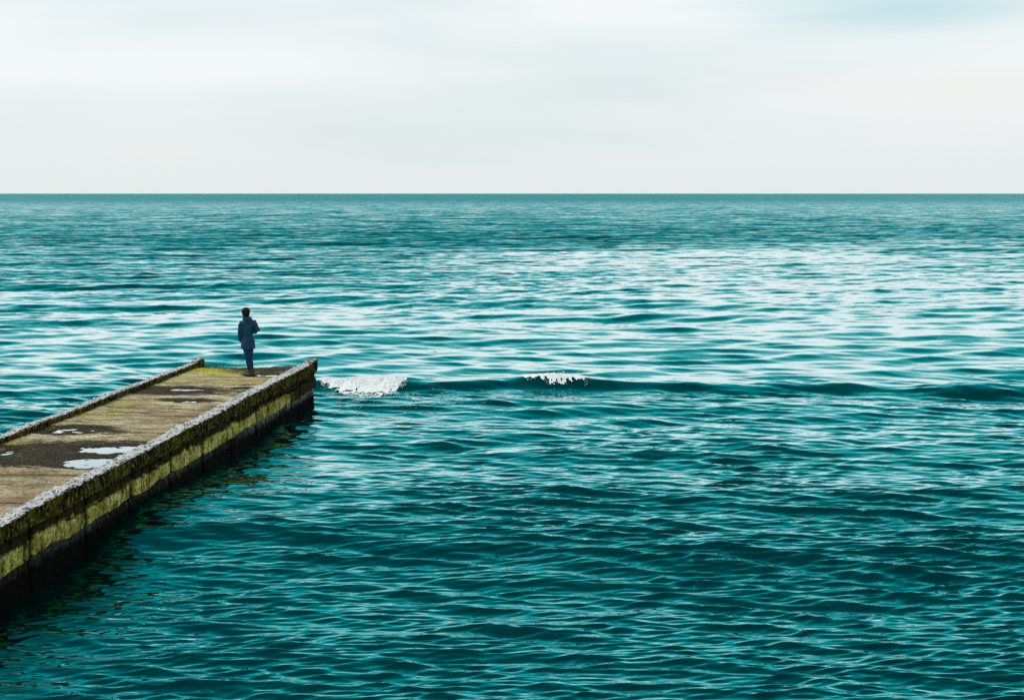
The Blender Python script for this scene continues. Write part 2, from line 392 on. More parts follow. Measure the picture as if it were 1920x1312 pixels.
# ------------------------------------------------------------------ pier
PA, PB = 25.0, -9.5
pw = to_world(PA, PB)
pier = empty('pier', (pw[0], pw[1], 0), -PYAW)
tag(pier, 'old concrete pier with yellow mossy side wall, kerbs and puddled deck', 'pier')
def along(step_fine=.016):
    fine = np.arange(13.0, A1 + .0001, step_fine); fine[-1] = A1
    return np.concatenate([np.arange(A0, 13.0, .25), fine])
JOINTS = [14.4, 16.25, 18.15, 20.0, 21.85, 23.75, 25.6, 27.45, 29.2, 31.2, 33.0]
def joint_line(a, z, w=.022, seed=3):
    c = np.zeros_like(a)
    for k, j in enumerate(JOINTS):
        jj = j + .05 * vn(z * 5, k * 3.3, 0, seed) + .018 * vn(z * 22, k * 1.3, 0, seed + 1)
        c = np.maximum(c, 1 - sstep(w * .4, w, np.abs(a - jj)))
    return c
def sweep(name, prof, mat, noise_amp, seed, a=None, attrs=None, disp=None, caps=True, scale=26.):
    """prof: closed loop of (b,z) points, resampled; swept along the pier"""
    prof = np.array(prof, float)
    if np.sum(prof[:, 0] * np.roll(prof[:, 1], -1) - np.roll(prof[:, 0], -1) * prof[:, 1]) < 0: prof = prof[::-1]
    a = along() if a is None else a
    P2, n = [], len(prof)
    for i in range(n):
        p, q = prof[i], prof[(i + 1) % n]; k = max(1, int(np.ceil(np.hypot(*(q - p)) / .016)))
        if prof[i][1] < -.2 and prof[(i + 1) % n][1] < -.2: k = 1
        for j in range(k): P2.append(p + (q - p) * j / k)
    P2 = np.array(P2); m = len(P2)
    tan = np.roll(P2, -1, 0) - np.roll(P2, 1, 0); nrm = np.stack([tan[:, 1], -tan[:, 0]], -1); nrm /= np.linalg.norm(nrm, axis=1)[:, None] + 1e-9
    Bm = np.broadcast_to(P2[:, 0], (len(a), m)).copy(); Zm = np.broadcast_to(P2[:, 1], (len(a), m)).copy()
    Am = np.broadcast_to(a[:, None], (len(a), m)).copy()
    dn = noise_amp * fbm(Am * scale, Bm * scale, Zm * scale, 3, seed) + noise_amp * 1.3 * fbm(Am * 3., Bm * 3, Zm * 4, 3, seed + 5)
    ex = {}
    if disp:
        d2, ex = disp(Am, Bm, Zm, nrm); dn = dn + d2
    Bn = Bm + dn * nrm[:, 0]; Zn = Zm + dn * nrm[:, 1]
    if 'zadd' in ex: Zn = Zn + ex.pop('zadd')
    # ragged, rounded end face
    An = Am.copy(); e = (Am > A1 - .001)
    V = np.stack([Bn - PB, An - PA, Zn], -1).reshape(-1, 3)
    Q = grid_quads(len(a), m, True)[:, ::-1]
    extra_v = []; nv = len(V)
    # end caps as concentric rings toward the centroid
    rings = 5; tris = []
    for end, idx, off in ((0, 0, -0.0), (1, len(a) - 1, .02)):
        base = V[idx * m:(idx + 1) * m]; c = base.mean(0); prev = idx * m + np.arange(m)
        for r in range(1, rings + 1):
            f = r / rings; ring = base * (1 - f) + c * f
            if r == rings: ring = ring * .0 + c + (base - c) * 1e-3
            ring = ring.copy(); ring[:, 1] += off * (1 - (1 - f) ** 4) + (.008 * fbm(ring[:, 0] * 20, ring[:, 2] * 20, end, 2, seed) if end else 0)
            cur = nv + np.arange(m); extra_v.append(ring); nv += m
            q = np.stack([prev, np.roll(prev, -1), np.roll(cur, -1), cur], -1); tris.append(q[:, ::-1] if end else q); prev = cur
    V = np.concatenate([V] + extra_v); Q = np.concatenate([Q] + tris)
    me = np_mesh(name, V, Q)
    for k, v in ex.items():
        full = np.zeros(len(V)); full[:v.size] = v.ravel(); full[v.size:] = 0; attr(me, k, full)
    return link(name, me, mat, pier)

# deck -------------------------------------------------------------
PUD = [  # photo pixel centre x, y, half width px, half height px
    (215, 841.5, 66, 6.0), (185, 866.5, 52, 6.5), (140, 806, 45, 5), (352, 751.5, 16, 2.2),
    (352, 728, 32, 1.8), (452, 727.5, 15, 1.6), (508, 702.5, 24, 2.0), (10, 846, 14, 3)]
def ell(px, py, hx, hy):
    a, b = pix_ab(px, py, DECK_Z); s = (py - 363.) / (HC - DECK_Z)
    d = F / s; return a, b, hx / s, hy * d * d / (F * (HC - DECK_Z))
PUDE = [ell(*p) for p in PUD]
WET = [(150, 848, 235, 20, 1.0), (160, 806, 85, 9, .95), (330, 731, 140, 8.5, .95), (362, 750, 72, 5.5, 1.0), (500, 692, 120, 8.5, .85), (440, 686, 90, 5, .8),
       (40, 868, 120, 14, .9), (210, 786, 50, 1.2, .6), (300, 772, 110, 1.6, .55), (510, 702, 45, 3.2, .8), (20, 968, 40, 16, .75), (240, 862, 70, 14, .8), (400, 738, 60, 2, .7)]
MOSS = [(390, 693, 52, 5.5, 1.0), (285, 729.5, 38, 3.2, 1.0), (230, 752, 30, 3, .5), (520, 716, 40, 4, .6), (420, 700, 60, 3, .6), (450, 716, 90, 3, .45), (60, 830, 50, 3.5, .5), (180, 780, 30, 2.5, .5), (350, 690, 12, 6, .6), (480, 690, 90, 5, .45)]
WET += [(120, 790, 150, 1.0, .62), (330, 790, 90, .9, .6), (260, 762, 100, .9, .6), (420, 712, 110, .8, .62), (60, 905, 110, 2.0, .5), (150, 925, 120, 1.6, .45), (360, 765, 70, 1.0, .6), (230, 815, 120, 1.2, .6),
        (60, 815, 60, 1.4, .6), (470, 721, 60, 1.0, .65), (200, 880, 120, 2.5, .75), (330, 695, 20, 6, .5), (100, 838, 240, 6, .8)]
MOSS += [(330, 712, 26, 2.5, .6), (210, 768, 24, 2, .5), (120, 795, 26, 2.2, .5), (30, 822, 40, 3, .6), (345, 704, 30, 2, .5), (520, 706, 30, 2, .5)]
RED = [(40, 942, 95, 9, .8), (60, 958, 70, 6, .6), (330, 800, 50, 7, .4), (350, 778, 60, 4, .35), (20, 890, 70, 5, .3)]
def splat(A, B, lst, warp=.16, seed=70, p=2.0):
    wa = A + warp * 1.4 * fbm(A * 1.3, B * .8, 0, 4, seed); wb = B + warp * 2.0 * fbm(A * 1.1, B * 1.1, 0, 3, seed + 9)
    r = np.zeros_like(A)
    for px, py, hx, hy, s in lst:
        a, b, rb, ra = ell(px, py, hx, hy); ra = max(ra, .06)
        r = np.maximum(r, s * np.exp(-(((wa - a) / ra) ** 2 + ((wb - b) / rb) ** 2) ** (p / 2) * .8))
    return r
aa = along(.02); bb = np.linspace(B_LI - .03, B_RI + .03, 150)
A, B = np.meshgrid(aa, bb, indexing='ij')
pud = splat(A, B, [(p[0], p[1], p[2] * 1.25, p[3] * 1.35, 1.0) for p in PUD], .07, 90)
Z = DECK_Z + .006 * fbm(A * 1.4, B * .9, 0, 4, 21) + (.0016 + .006 * sstep(.05, .5, pud)) * fbm(A * 9 + .8 * vn(A * 3, B * 3, 0, 5), B * 8, 0, 4, 22)
Z = Z - .024 * sstep(.18, .8, pud)
Z -= .03 * sstep(33.9, 34.6, A) * (1 + fbm(A * 3, B * 3, 0, 2, 31))
# worn edge
Aend = A + np.where(A > A1 - .3, .05 * fbm(B * 6, B * 0, 0, 3, 33) * sstep(A1 - .3, A1, A), 0) - .02
V = np.stack([B - PB, Aend - PA, Z], -1).reshape(-1, 3); nr, nc = A.shape
# skirt down at the far end
sk = V.reshape(nr, nc, 3)[-1].copy(); sk1 = sk.copy(); sk1[:, 2] = .45; sk1[:, 1] += .015
V = np.concatenate([V, sk1]); Q = grid_quads(nr + 1, nc)
me = np_mesh('deck', V, Q)
pad = lambda v: np.concatenate([v.ravel(), np.zeros(nc)])
wet = np.maximum(splat(A, B, WET, .16, 70), sstep(.05, .45, pud))
for k, j in enumerate(np.arange(15.1, 34.4, 1.93)):     # slab joints across the deck
    wet = np.maximum(wet, .66 * (1 - sstep(.02, .06, np.abs(A - j - .03 * fbm(B * 3, B * 0 + k, 0, 3, 44)))))

attr(me, 'wet', pad(wet)); attr(me, 'moss', pad(splat(A, B, MOSS, .2, 75))); attr(me, 'red', pad(splat(A, B, RED, .2, 77)))
link('deck', me, deck_mat(), pier)

pm, pnt, pb, ppos = base_mat('puddle_water')
pfr = N(pnt, 'ShaderNodeFresnel'); pfr.inputs['IOR'].default_value = 1.333
pgl = N(pnt, 'ShaderNodeBsdfGlossy'); pgl.inputs['Roughness'].default_value = .03
pnt.links.new(ramp(pnt, pfr.outputs[0], [(.02, (.04, .05, .05)), (.2, (.45, .52, .55)), (.4, (.86, .93, .96)), (1, (1, 1, 1))]), pgl.inputs['Color'])
pbm = N(pnt, 'ShaderNodeBump'); pbm.inputs['Strength'].default_value = .05; pbm.inputs['Distance'].default_value = .01
pnt.links.new(noise(pnt, ppos, 9, 2), pbm.inputs['Height']); pnt.links.new(pbm.outputs[0], pgl.inputs['Normal'])
pnt.links.new(pgl.outputs[0], pnt.nodes['Material Output'].inputs['Surface'])
PL = ['wide white reflecting puddle on the dark stain, further of the nearest pair', 'wide broken white puddle nearest the camera beside the kerb',
      'speckled shallow puddle near the left kerb on a dark stain', 'small white puddle in the dark spot mid deck',
      'thin puddle in the dark band across the deck, left side', 'thin puddle in the dark band across the deck, next to the right kerb',
      'narrow puddle beside the boots of the standing person', 'faint puddle at the left edge of the photo by the left kerb']
for k, (a, b, rb, ra) in enumerate(PUDE):
    n = 56; th = np.arange(n) / n * 2 * np.pi
    rr = 1.45 + .12 * fbm(np.cos(th) * 2 + k * 5, np.sin(th) * 2, 0, 2, 5)
    pa_, pb_ = a + np.sin(th) * ra * rr, b + np.cos(th) * rb * rr
    keep = np.clip(pb_, B_LI + .01, B_RI - .01)
    wx, wy = to_world(pa_, keep); cx, cy = to_world(a, b)
    bm = bmesh.new(); vsn = [bm.verts.new((wx[i] - cx, wy[i] - cy, 0)) for i in range(n)]; bm.faces.new(vsn[::-1])
    bmesh.ops.recalc_face_normals(bm, faces=bm.faces)
    if bm.faces[:][0].normal.z < 0: bmesh.ops.reverse_faces(bm, faces=bm.faces)
    me = bpy.data.meshes.new('puddle'); bm.to_mesh(me); bm.free()
    o = link('puddle', me, pm, None, False); o.location = (cx, cy, DECK_Z - (.0180, .0200, .0225, .0200, .0215, .0195, .0205, .0225)[k])
    tag(o, PL[k], 'puddle', 'rain puddles on the pier deck')

# kerbs -----------------------------------------------------------
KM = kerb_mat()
def kerb_disp(topz, inner_is_right):
    def f(A, B, Z, nrm):
        up = np.broadcast_to(nrm[:, 1], A.shape)
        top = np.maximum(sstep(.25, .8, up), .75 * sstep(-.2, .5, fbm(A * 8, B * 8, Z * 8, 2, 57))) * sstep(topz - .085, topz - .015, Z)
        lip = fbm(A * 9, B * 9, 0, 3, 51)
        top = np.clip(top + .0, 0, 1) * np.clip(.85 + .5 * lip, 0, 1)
        fade = 1 - .55 * sstep(33.0, 34.4, A)
        crack = np.zeros_like(A)
        for k, j in enumerate((15.2, 17.1, 19.6, 22.4, 24.9, 27.0, 29.6, 32.1)):
            jj = j + .03 * vn(Z * 9, k * 2.1, 0, 8); crack = np.maximum(crack, (1 - sstep(.005, .016, np.abs(A - jj))) * .9)
        d = -.014 * crack + top * .012 * fbm(A * 30, B * 30, 0, 2, 53)
        chips = sstep(.5, .9, fbm(A * 2.2, B * 2, Z * 2, 3, 59)); d = d - .02 * chips * sstep(topz - .12, topz, Z)
        zadd = (.012 * fbm(A * .7, B * 0, 0, 3, 62) + .045 * sstep(33.9, 34.45, A)) * sstep(DECK_Z - .1, topz, Z)
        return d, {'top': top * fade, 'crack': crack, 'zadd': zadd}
    return f
r = .02
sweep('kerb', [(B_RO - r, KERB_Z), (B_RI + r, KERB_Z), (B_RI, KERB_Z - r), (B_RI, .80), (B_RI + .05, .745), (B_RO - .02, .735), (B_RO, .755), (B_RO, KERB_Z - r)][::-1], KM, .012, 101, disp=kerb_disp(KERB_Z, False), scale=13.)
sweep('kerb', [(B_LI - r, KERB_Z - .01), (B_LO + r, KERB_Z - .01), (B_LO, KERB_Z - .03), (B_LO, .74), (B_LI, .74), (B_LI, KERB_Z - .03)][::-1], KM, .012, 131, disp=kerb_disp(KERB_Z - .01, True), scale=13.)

# upper mossy course of the side wall, right and left --------------
CM = course_mat(); FM = foundation_mat()
def course_disp(side):
    def f(A, B, Z, nrm):
        outf = np.abs(nrm[:, 0]) > .5
        c = joint_line(A, Z, .085)
        seam = .575 + .03 * fbm(A * 2.2, A * 0, 0, 4, 81)
        s2 = (1 - sstep(.010, .028, np.abs(Z - seam))) * sstep(-.45, .15, fbm(A * .9, A * 0, 0, 3, 83))
        vc = np.zeros_like(A)
        for k in range(46):
            j = 13.3 + k * .47 + .2 * _h(np.array([k]), np.array([3]), np.array([1]), 4)[0]
            vc = np.maximum(vc, (1 - sstep(.012, .04, np.abs(A - j - .03 * vn(Z * 14, k, 0, 6)))) * sstep(seam - .01, seam + .02, Z))
        cr = np.maximum(np.maximum(c, s2), vc * .85)
        lower_end = sstep(31.6, 33.4, A)
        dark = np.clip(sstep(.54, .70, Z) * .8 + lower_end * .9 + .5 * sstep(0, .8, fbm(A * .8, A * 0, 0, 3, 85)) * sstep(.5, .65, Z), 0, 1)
        # ragged lower edge and the odd block spalled away above the seam
        rag = .028 * fbm(A * 1.6, A * 0, 0, 5, 87)
        zadd = rag * (1 - sstep(.33, .46, Z))
        spall = sstep(.15, .5, fbm(A * 1.7, A * 0 + 3, 0, 2, 89)) * sstep(seam - .005, seam + .01, Z)
        return -(.05 * cr + .035 * spall) * 1.0, {'crack': cr, 'dark': dark, 'zadd': zadd}
    return f
rb = B_RO - .05
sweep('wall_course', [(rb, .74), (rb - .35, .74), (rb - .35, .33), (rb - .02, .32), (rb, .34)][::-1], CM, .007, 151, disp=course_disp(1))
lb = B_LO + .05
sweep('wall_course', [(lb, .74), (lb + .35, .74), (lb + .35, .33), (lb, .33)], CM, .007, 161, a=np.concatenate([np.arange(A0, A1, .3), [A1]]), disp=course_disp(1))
# foundation --------------------------------------------------------
def found_disp(A, B, Z, nrm):
    c = joint_line(A, Z, .075, 7)
    pale = sstep(27.6, 30.5, A) * sstep(.02, .2, Z + .04 * fbm(A * 4, Z * 4, 0, 2, 93)) + .28 * sstep(-.2, .6, fbm(A * .7, A * 0, 0, 3, 95)) * sstep(.0, .15, Z)
    return -.05 * c + .018 * fbm(A * 5, B, Z * 5, 3, 97), {'crack': c, 'pale': np.clip(pale, 0, 1)}
fb = rb - .035
aF = along(.02); aF = aF[aF <= A1 - .14]
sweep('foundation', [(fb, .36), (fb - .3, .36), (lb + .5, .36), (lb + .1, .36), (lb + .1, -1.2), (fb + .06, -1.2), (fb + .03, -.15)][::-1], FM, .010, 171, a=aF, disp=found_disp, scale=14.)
# end face under the deck
bm = bmesh.new()
g = bmesh.ops.create_cube(bm, size=1, matrix=Matrix.Translation(((B_LI + B_RI) / 2 - PB, A1 - .16 - PA, .55)) @ Matrix.Diagonal((2.5, .18, .36, 1)))
bmesh.ops.bevel(bm, geom=bm.edges[:], offset=.015, segments=2, affect='EDGES')
me = bpy.data.meshes.new('end_beam'); bm.to_mesh(me); bm.free(); attr(me, 'crack', np.zeros(len(me.vertices))); attr(me, 'dark', np.ones(len(me.vertices)) * .6)
link('end_beam', me, CM, pier, False)

# bent rusty stubs sticking out of the deck's far edge ---------------
def tube_bm(bm, pts, rad, seg=10, ry=None, caps=True):
    """loft circles/ellipses along pts; rad list of r or (rx, ry); frames keep a steady side vector"""
    pts = [Vector(p) for p in pts]; rings = []; s = None
    for i, p in enumerate(pts):
        t = (pts[min(i + 1, len(pts) - 1)] - pts[max(i - 1, 0)]).normalized()
        if s is None:
            s = Vector((1, 0, 0)) if abs(t.z) >= .8 else t.cross(Vector((0, 0, 1)))
        s = (s - t * s.dot(t)).normalized(); u = s.cross(t).normalized()
        rr = rad[i] if isinstance(rad[i], (tuple, list)) else (rad[i], rad[i])
        rings.append([bm.verts.new(p + s * (math.cos(2 * math.pi * k / seg) * rr[0]) + u * (math.sin(2 * math.pi * k / seg) * rr[1])) for k in range(seg)])
    for A_, B_ in zip(rings, rings[1:]):
        for k in range(seg): bm.faces.new((A_[k], A_[(k + 1) % seg], B_[(k + 1) % seg], B_[k]))
    if caps:
        bm.faces.new(rings[0][::-1]); bm.faces.new(rings[-1])
    return rings
rust = flat_mat('rusty_iron', (.05, .022, .012), .8, 120, .5)
for px, h_, lean in ((405, .055, .01), (419, .07, .025), (563, .05, -.01)):
    a, b = pix_ab(px, 686, DECK_Z); a = 34.45
    b = -(1200 - px) * (a * CU) / F / 1.0 * CU if False else b
    bm = bmesh.new(); z0 = DECK_Z - .06
    tube_bm(bm, [(b - PB, a - PA, z0), (b - PB, a - PA, z0 + .06 + h_ * .6), (b - PB + lean, a - PA, z0 + .06 + h_), (b - PB + lean * 2, a - PA, z0 + .065 + h_)], [.011, .010, .010, .008], 8)
    bmesh.ops.recalc_face_normals(bm, faces=bm.faces)
    me = bpy.data.meshes.new('iron_stub'); bm.to_mesh(me); bm.free(); link('iron_stub', me, rust, pier)

# ------------------------------------------------------------------ person
PZ = DECK_Z
a_p, b_p = pix_ab(470, 705.5, DECK_Z); pxw, pyw = to_world(a_p, b_p)
person = empty('person', (pxw, pyw, PZ))
tag(person, 'person in a hooded blue coat and jeans standing near the pier end', 'person')
def remesh(o, vox, smooth=3):
    m = o.modifiers.new('remesh', 'REMESH'); m.mode = 'VOXEL'; m.voxel_size = vox; m.use_smooth_shade = True
    if smooth:
        s = o.modifiers.new('smooth', 'SMOOTH'); s.iterations = smooth; s.factor = .5
def cloth_tex(name, size, depth=3):
    t = bpy.data.textures.new(name, 'CLOUDS'); t.noise_scale = size; t.noise_depth = depth; return t
def displace(o, tex, s, space='LOCAL'):
    m = o.modifiers.new('folds', 'DISPLACE'); m.texture = tex; m.strength = s; m.mid_level = .5; m.texture_coords = space
def bm_obj(name, bm, mat, parent):
    bmesh.ops.recalc_face_normals(bm, faces=bm.faces)
    me = bpy.data.meshes.new(name); bm.to_mesh(me); bm.free(); return link(name, me, mat, parent)
def ball(bm, c, r, sub=3, M=None):
    m = Matrix.Translation(c) @ (M or Matrix()) @ Matrix.Diagonal((r[0], r[1], r[2], 1))
    bmesh.ops.create_icosphere(bm, subdivisions=sub, radius=1, matrix=m)
# local axes: x right in the view, y away from the camera, z up. Torso faces away and to the left.
fwd = Vector((-.62, .78, 0)).normalized(); sid = Vector((fwd.y, -fwd.x, 0))   # sid = person's right
def T_(s, f, z, c=(0, 0)): return Vector((c[0], c[1], 0)) + sid * s + fwd * f + Vector((0, 0, z))
SPX = lambda z: np.interp(z, [0, .45, .75, 1.0, 1.3, 1.5], [.02, -.01, -.062, -.065, -.075, -.11])  # body line leans back-left
def ctr(z): return (float(SPX(z)), 0.0)
skin = flat_mat('skin', (.38, .20, .13), .5, 60, .1, .001)
def limb(bm, pts, rad, seg=12): tube_bm(bm, pts, rad, seg)
body = bmesh.new()
rot_t = math.atan2(sid.y, sid.x)
def torso_loft(bm, secs, seg=28, tw=rot_t, top=True):
    """secs: (z, cx, cy, half width, half depth)"""
    rings = []
    for z, cx, cy, wd, dp in secs:
        ring = []
        for k in range(seg):
            t = 2 * math.pi * k / seg; x, y = math.cos(t) * wd, math.sin(t) * dp
            x *= 1 - .06 * abs(math.sin(t)) ** 2
            c, s = math.cos(tw), math.sin(tw); ring.append(bm.verts.new((cx + x * c - y * s, cy + x * s + y * c, z)))
        rings.append(ring)
    for A_, B_ in zip(rings, rings[1:]):
        for k in range(seg): bm.faces.new((A_[k], A_[(k + 1) % seg], B_[(k + 1) % seg], B_[k]))
    bm.faces.new(rings[0][::-1]); bm.faces.new(rings[-1])
c_ = lambda z: (float(SPX(z)), 0.0)
torso_loft(body, [(.74, *c_(.74), .135, .09), (.82, *c_(.82), .145, .10), (.95, *c_(.95), .115, .085), (1.1, *c_(1.1), .13, .09), (1.25, *c_(1.25), .140, .088), (1.30, *c_(1.31), .11, .065), (1.335, *c_(1.33), .06, .05)])
NK = Vector((-.10, .0, 1.33)); HD = Vector((-.125, .01, 1.50))
limb(body, [Vector((-.085, 0, 1.28)), NK, HD - Vector((0, 0, .06))], [.055, .048, .05])
# head: faces left-away
hf = Vector((-.78, .62, 0)).normalized(); hs = Vector((hf.y, -hf.x, 0)); HM = Matrix((hs, hf, Vector((0, 0, 1)))).transposed().to_4x4()
ball(body, HD + Vector((0, 0, .012)), (.072, .092, .098), 3, HM)
ball(body, HD + hf * .035 + Vector((0, 0, -.05)), (.050, .058, .058), 3, HM)                 # jaw
limb(body, [HD + hf * .088 + Vector((0, 0, .02)), HD + hf * .104 + Vector((0, 0, -.012)), HD + hf * .090 + Vector((0, 0, -.022))], [.008, .013, .010], 8)   # nose
for s in (-1, 1):
    ball(body, HD + hs * s * .073 + Vector((0, 0, -.002)) - hf * .006, (.009, .018, .028), 2, HM)          # ears
    ball(body, HD + hs * s * .03 + hf * .083 + Vector((0, 0, .033)), (.018, .009, .008), 2, HM)      # brow
ball(body, HD + hf * .086 + Vector((0, 0, -.048)), (.022, .009, .007), 2, HM)                 # lips
# arms
LS, RS = T_(-.155, 0, 1.275, c_(1.27)), T_(.155, -.0, 1.275, c_(1.27))
LE, LW = Vector((-.245, -.02, 1.03)), Vector((-.248, -.01, .87))
RE, RW = Vector((.168, -.05, 1.07)), Vector((.02, .08, 1.03))
LHP, RHP = Vector((-.205, .03, .80)), Vector((-.05, .12, 1.02))
for S_, E_, W_, P_ in ((LS, LE, LW, LHP), (RS, RE, RW, RHP)):
    limb(body, [S_, S_.lerp(E_, .5), E_, E_.lerp(W_, .35), W_], [.042, .038, .034, .034, .025])
    dr = (P_ - W_).normalized(); sd_ = dr.cross(Vector((0, 1, 0))).normalized(); up_ = dr.cross(sd_)
    limb(body, [W_, W_ + dr * .035, W_ + dr * .085], [(.025, .02), (.036, .018), (.038, .016)], 12)
    for k, (ln, o_) in enumerate(((.035, -.025), (.042, -.009), (.040, .009), (.030, .024))):
        b0 = W_ + dr * .08 + sd_ * o_
        limb(body, [b0, b0 + dr * ln * .5 + up_ * .006, b0 + dr * ln + up_ * .024], [.0088, .0082, .0068], 8)
    b0 = W_ + dr * .03 - sd_ * .03
    limb(body, [b0, b0 + dr * .03 - sd_ * .018 + up_ * .008, b0 + dr * .062 - sd_ * .016 + up_ * .018], [.012, .010, .008], 8)
# legs: view-left leg is the person's left, a touch ahead
LEGS = []
for s, an in ((-1, Vector((-.028, .055, .07))), (1, Vector((.045, -.035, .07)))):
    hip = T_(s * .075, 0, .76, c_(.76)); kn = Vector((-.045 + (.040 if s > 0 else -.036), -.02 * s + .012, .43))
    LEGS.append((hip, kn, an))
    limb(body, [hip, hip.lerp(kn, .5), kn, kn.lerp(an, .35), an.lerp(kn, .12), an], [.066, .058, .044, .044, .030, .028], 14)
    ff = Vector((-.90, .42, 0)).normalized()
    limb(body, [an - ff * .03 + Vector((0, 0, -.035)), an + ff * .05 + Vector((0, 0, -.03)), an + ff * .16 + Vector((0, 0, -.05))], [(.03, .03), (.035, .028), (.032, .014)], 12)
bo = bm_obj('body', body, skin, person); remesh(bo, .006, 1)

# coat --------------------------------------------------------------
coat_m, cnt, cb, cpos = base_mat('coat_fabric')
cc = mixc(cnt, ramp(cnt, noise(cnt, cpos, 9, 4, .6), [(.3, 0), (.7, 1)]), (.003, .030, .066), (.007, .078, .150))
cnt.links.new(cc, cb.inputs['Base Color']); cb.inputs['Roughness'].default_value = .75; cb.inputs['Specular IOR Level'].default_value = .25
bump(cnt, cb, noise(cnt, mapping(cnt, cpos, (1, 1, .35)), 26, 3), .7, .02)
ct = bmesh.new()
torso_loft(ct, [(.645, *c_(.70), .165, .135), (.66, *c_(.70), .168, .138), (.75, *c_(.77), .172, .137), (.86, *c_(.86), .156, .126), (.97, *c_(.97), .121, .102),
                (1.08, *c_(1.08), .150, .115), (1.20, *c_(1.20), .178, .122), (1.275, *c_(1.27), .175, .112), (1.325, *c_(1.31), .125, .092), (1.36, -.09, 0, .072, .072), (1.385, -.095, 0, .066, .066)])
# left sleeve, hand pushed into the coat pocket; right sleeve, elbow out
limb(ct, [LS + Vector((.02, 0, .0)), LS.lerp(LE, .35), LE, LE.lerp(LW, .5), LW, LHP + Vector((.012, .0, .02))], [.070, .066, .058, .057, .052, .050], 16)
limb(ct, [RS - Vector((.02, 0, 0)), RS.lerp(RE, .4), RE + Vector((.008, 0, .01)), RE.lerp(RW, .45), RW, RHP], [.068, .062, .060, .056, .048, .044], 16)
# pocket flare over the left hand
ball(ct, LHP + Vector((.03, .01, -.02)), (.060, .07, .09), 3); ball(ct, RHP + Vector((-.02, .02, -.01)), (.07, .07, .07), 3)
co = bm_obj('coat', ct, coat_m, person); remesh(co, .008, 4)
displace(co, cloth_tex('coat_folds', .09), .030); displace(co, cloth_tex('coat_wrinkles', .03), .010)
# coat details: vent, hem band, hood
hd = bmesh.new(); bk = -fwd
hc = Vector((-.083, -.005, 1.335)) + bk * .075
# the hood hangs as a soft folded pouch on the upper back, its rim round the neck
Rh = Matrix((sid, fwd, Vector((0, 0, 1)))).transposed().to_4x4()
ball(hd, hc + Vector((0, 0, -.025)) + bk * .005, (.098, .052, .090), 3, Rh)
ball(hd, hc + Vector((0, 0, -.085)) + bk * .006, (.055, .038, .055), 3, Rh)
rim = []
for k in range(17):
    t = math.pi * (k / 16) ; ang = math.pi + t
    rim.append(Vector((-.092, 0, 0)) + sid * (math.cos(ang) * .092) + fwd * (math.sin(ang) * .085 + .015) + Vector((0, 0, 1.352 + .012 * math.sin(t))))
tube_bm(hd, rim, [.020 + .012 * math.sin(math.pi * k / 16) for k in range(17)], 12)
ho = bm_obj('hood', hd, coat_m, co); remesh(ho, .007, 3); displace(ho, cloth_tex('hood_folds', .05), .014)
vm = flat_mat('coat_seam', (.004, .02, .035), .8, 60, .2)
vt = bmesh.new()
pt = [Vector((.028, -.148, .64)), Vector((.030, -.150, .70)), Vector((.026, -.147, .76))]
tube_bm(vt, pt, [.006, .005, .002], 8)
bm_obj('vent', vt, vm, co)

# jeans, boots, hair --------------------------------------------------
jm, jnt, jb, jpos = base_mat('denim')
jc = mixc(jnt, ramp(jnt, noise(jnt, mapping(jnt, jpos, (1, 1, .5)), 13, 4, .6), [(.35, 0), (.65, 1)]), (.004, .016, .055), (.012, .060, .16))
jnt.links.new(jc, jb.inputs['Base Color']); jb.inputs['Roughness'].default_value = .8; jb.inputs['Specular IOR Level'].default_value = .15
jn = bmesh.new()
torso_loft(jn, [(.70, *c_(.74), .120, .085), (.74, *c_(.76), .135, .094), (.82, *c_(.84), .130, .092), (.88, *c_(.9), .112, .085)])
for hip, kn, an in LEGS:
    limb(jn, [hip, hip.lerp(kn, .3), hip.lerp(kn, .6), kn, kn.lerp(an, .3), kn.lerp(an, .7), an + Vector((0, 0, .055))], [.076, .072, .062, .050, .050, .042, .038], 18)
jo = bm_obj('jeans', jn, jm, person); remesh(jo, .008, 3); displace(jo, cloth_tex('denim_folds', .05), .016)
boot_m = flat_mat('boot_leather', (.045, .042, .018), .6, 40, .4)
sole_m = flat_mat('boot_sole', (.02, .017, .012), .8, 60, .3)
for s, (hip, kn, an) in zip((-1, 1), LEGS):
    ff = Vector((-.93, .36 if s < 0 else .30, 0)).normalized(); b_ = bmesh.new()
    z0 = Vector((an.x, an.y, 0))
    tube_bm(b_, [z0 + Vector((0, 0, .165)), z0 + Vector((0, 0, .12)), z0 + Vector((0, 0, .07)), z0 + Vector((0, 0, .03))], [.050, .047, .046, .044], 16)
    prev = [z0 - ff * .048 + Vector((0, 0, .045)), z0 + Vector((0, 0, .052)), z0 + ff * .07 + Vector((0, 0, .048)), z0 + ff * .13 + Vector((0, 0, .038)), z0 + ff * .175 + Vector((0, 0, .032))]
    tube_bm(b_, prev, [(.030, .030), (.043, .040), (.043, .034), (.042, .026), (.026, .018)], 16)
    o = bm_obj('boot', b_, boot_m, person); remesh(o, .006, 3)
    s_ = bmesh.new(); sd2 = Vector((ff.y, -ff.x, 0)); ring = []
    for t, wd in ((-.06, .018), (-.045, .033), (0, .038), (.05, .038), (.10, .045), (.15, .040), (.185, .018)):
        ring.append((t, wd))
    outl = [z0 + ff * t + sd2 * wd for t, wd in ring] + [z0 + ff * t - sd2 * wd for t, wd in ring[::-1]]
    lo = [s_.verts.new(p + Vector((0, 0, .001))) for p in outl]; hi = [s_.verts.new(p + Vector((0, 0, .024))) for p in outl]
    s_.faces.new(lo[::-1]); s_.faces.new(hi)
    for k in range(len(lo)): s_.faces.new((lo[k], lo[(k + 1) % len(lo)], hi[(k + 1) % len(lo)], hi[k]))
    bm_obj('sole', s_, sole_m, o)
hm, hnt, hb, hpos = base_mat('hair')
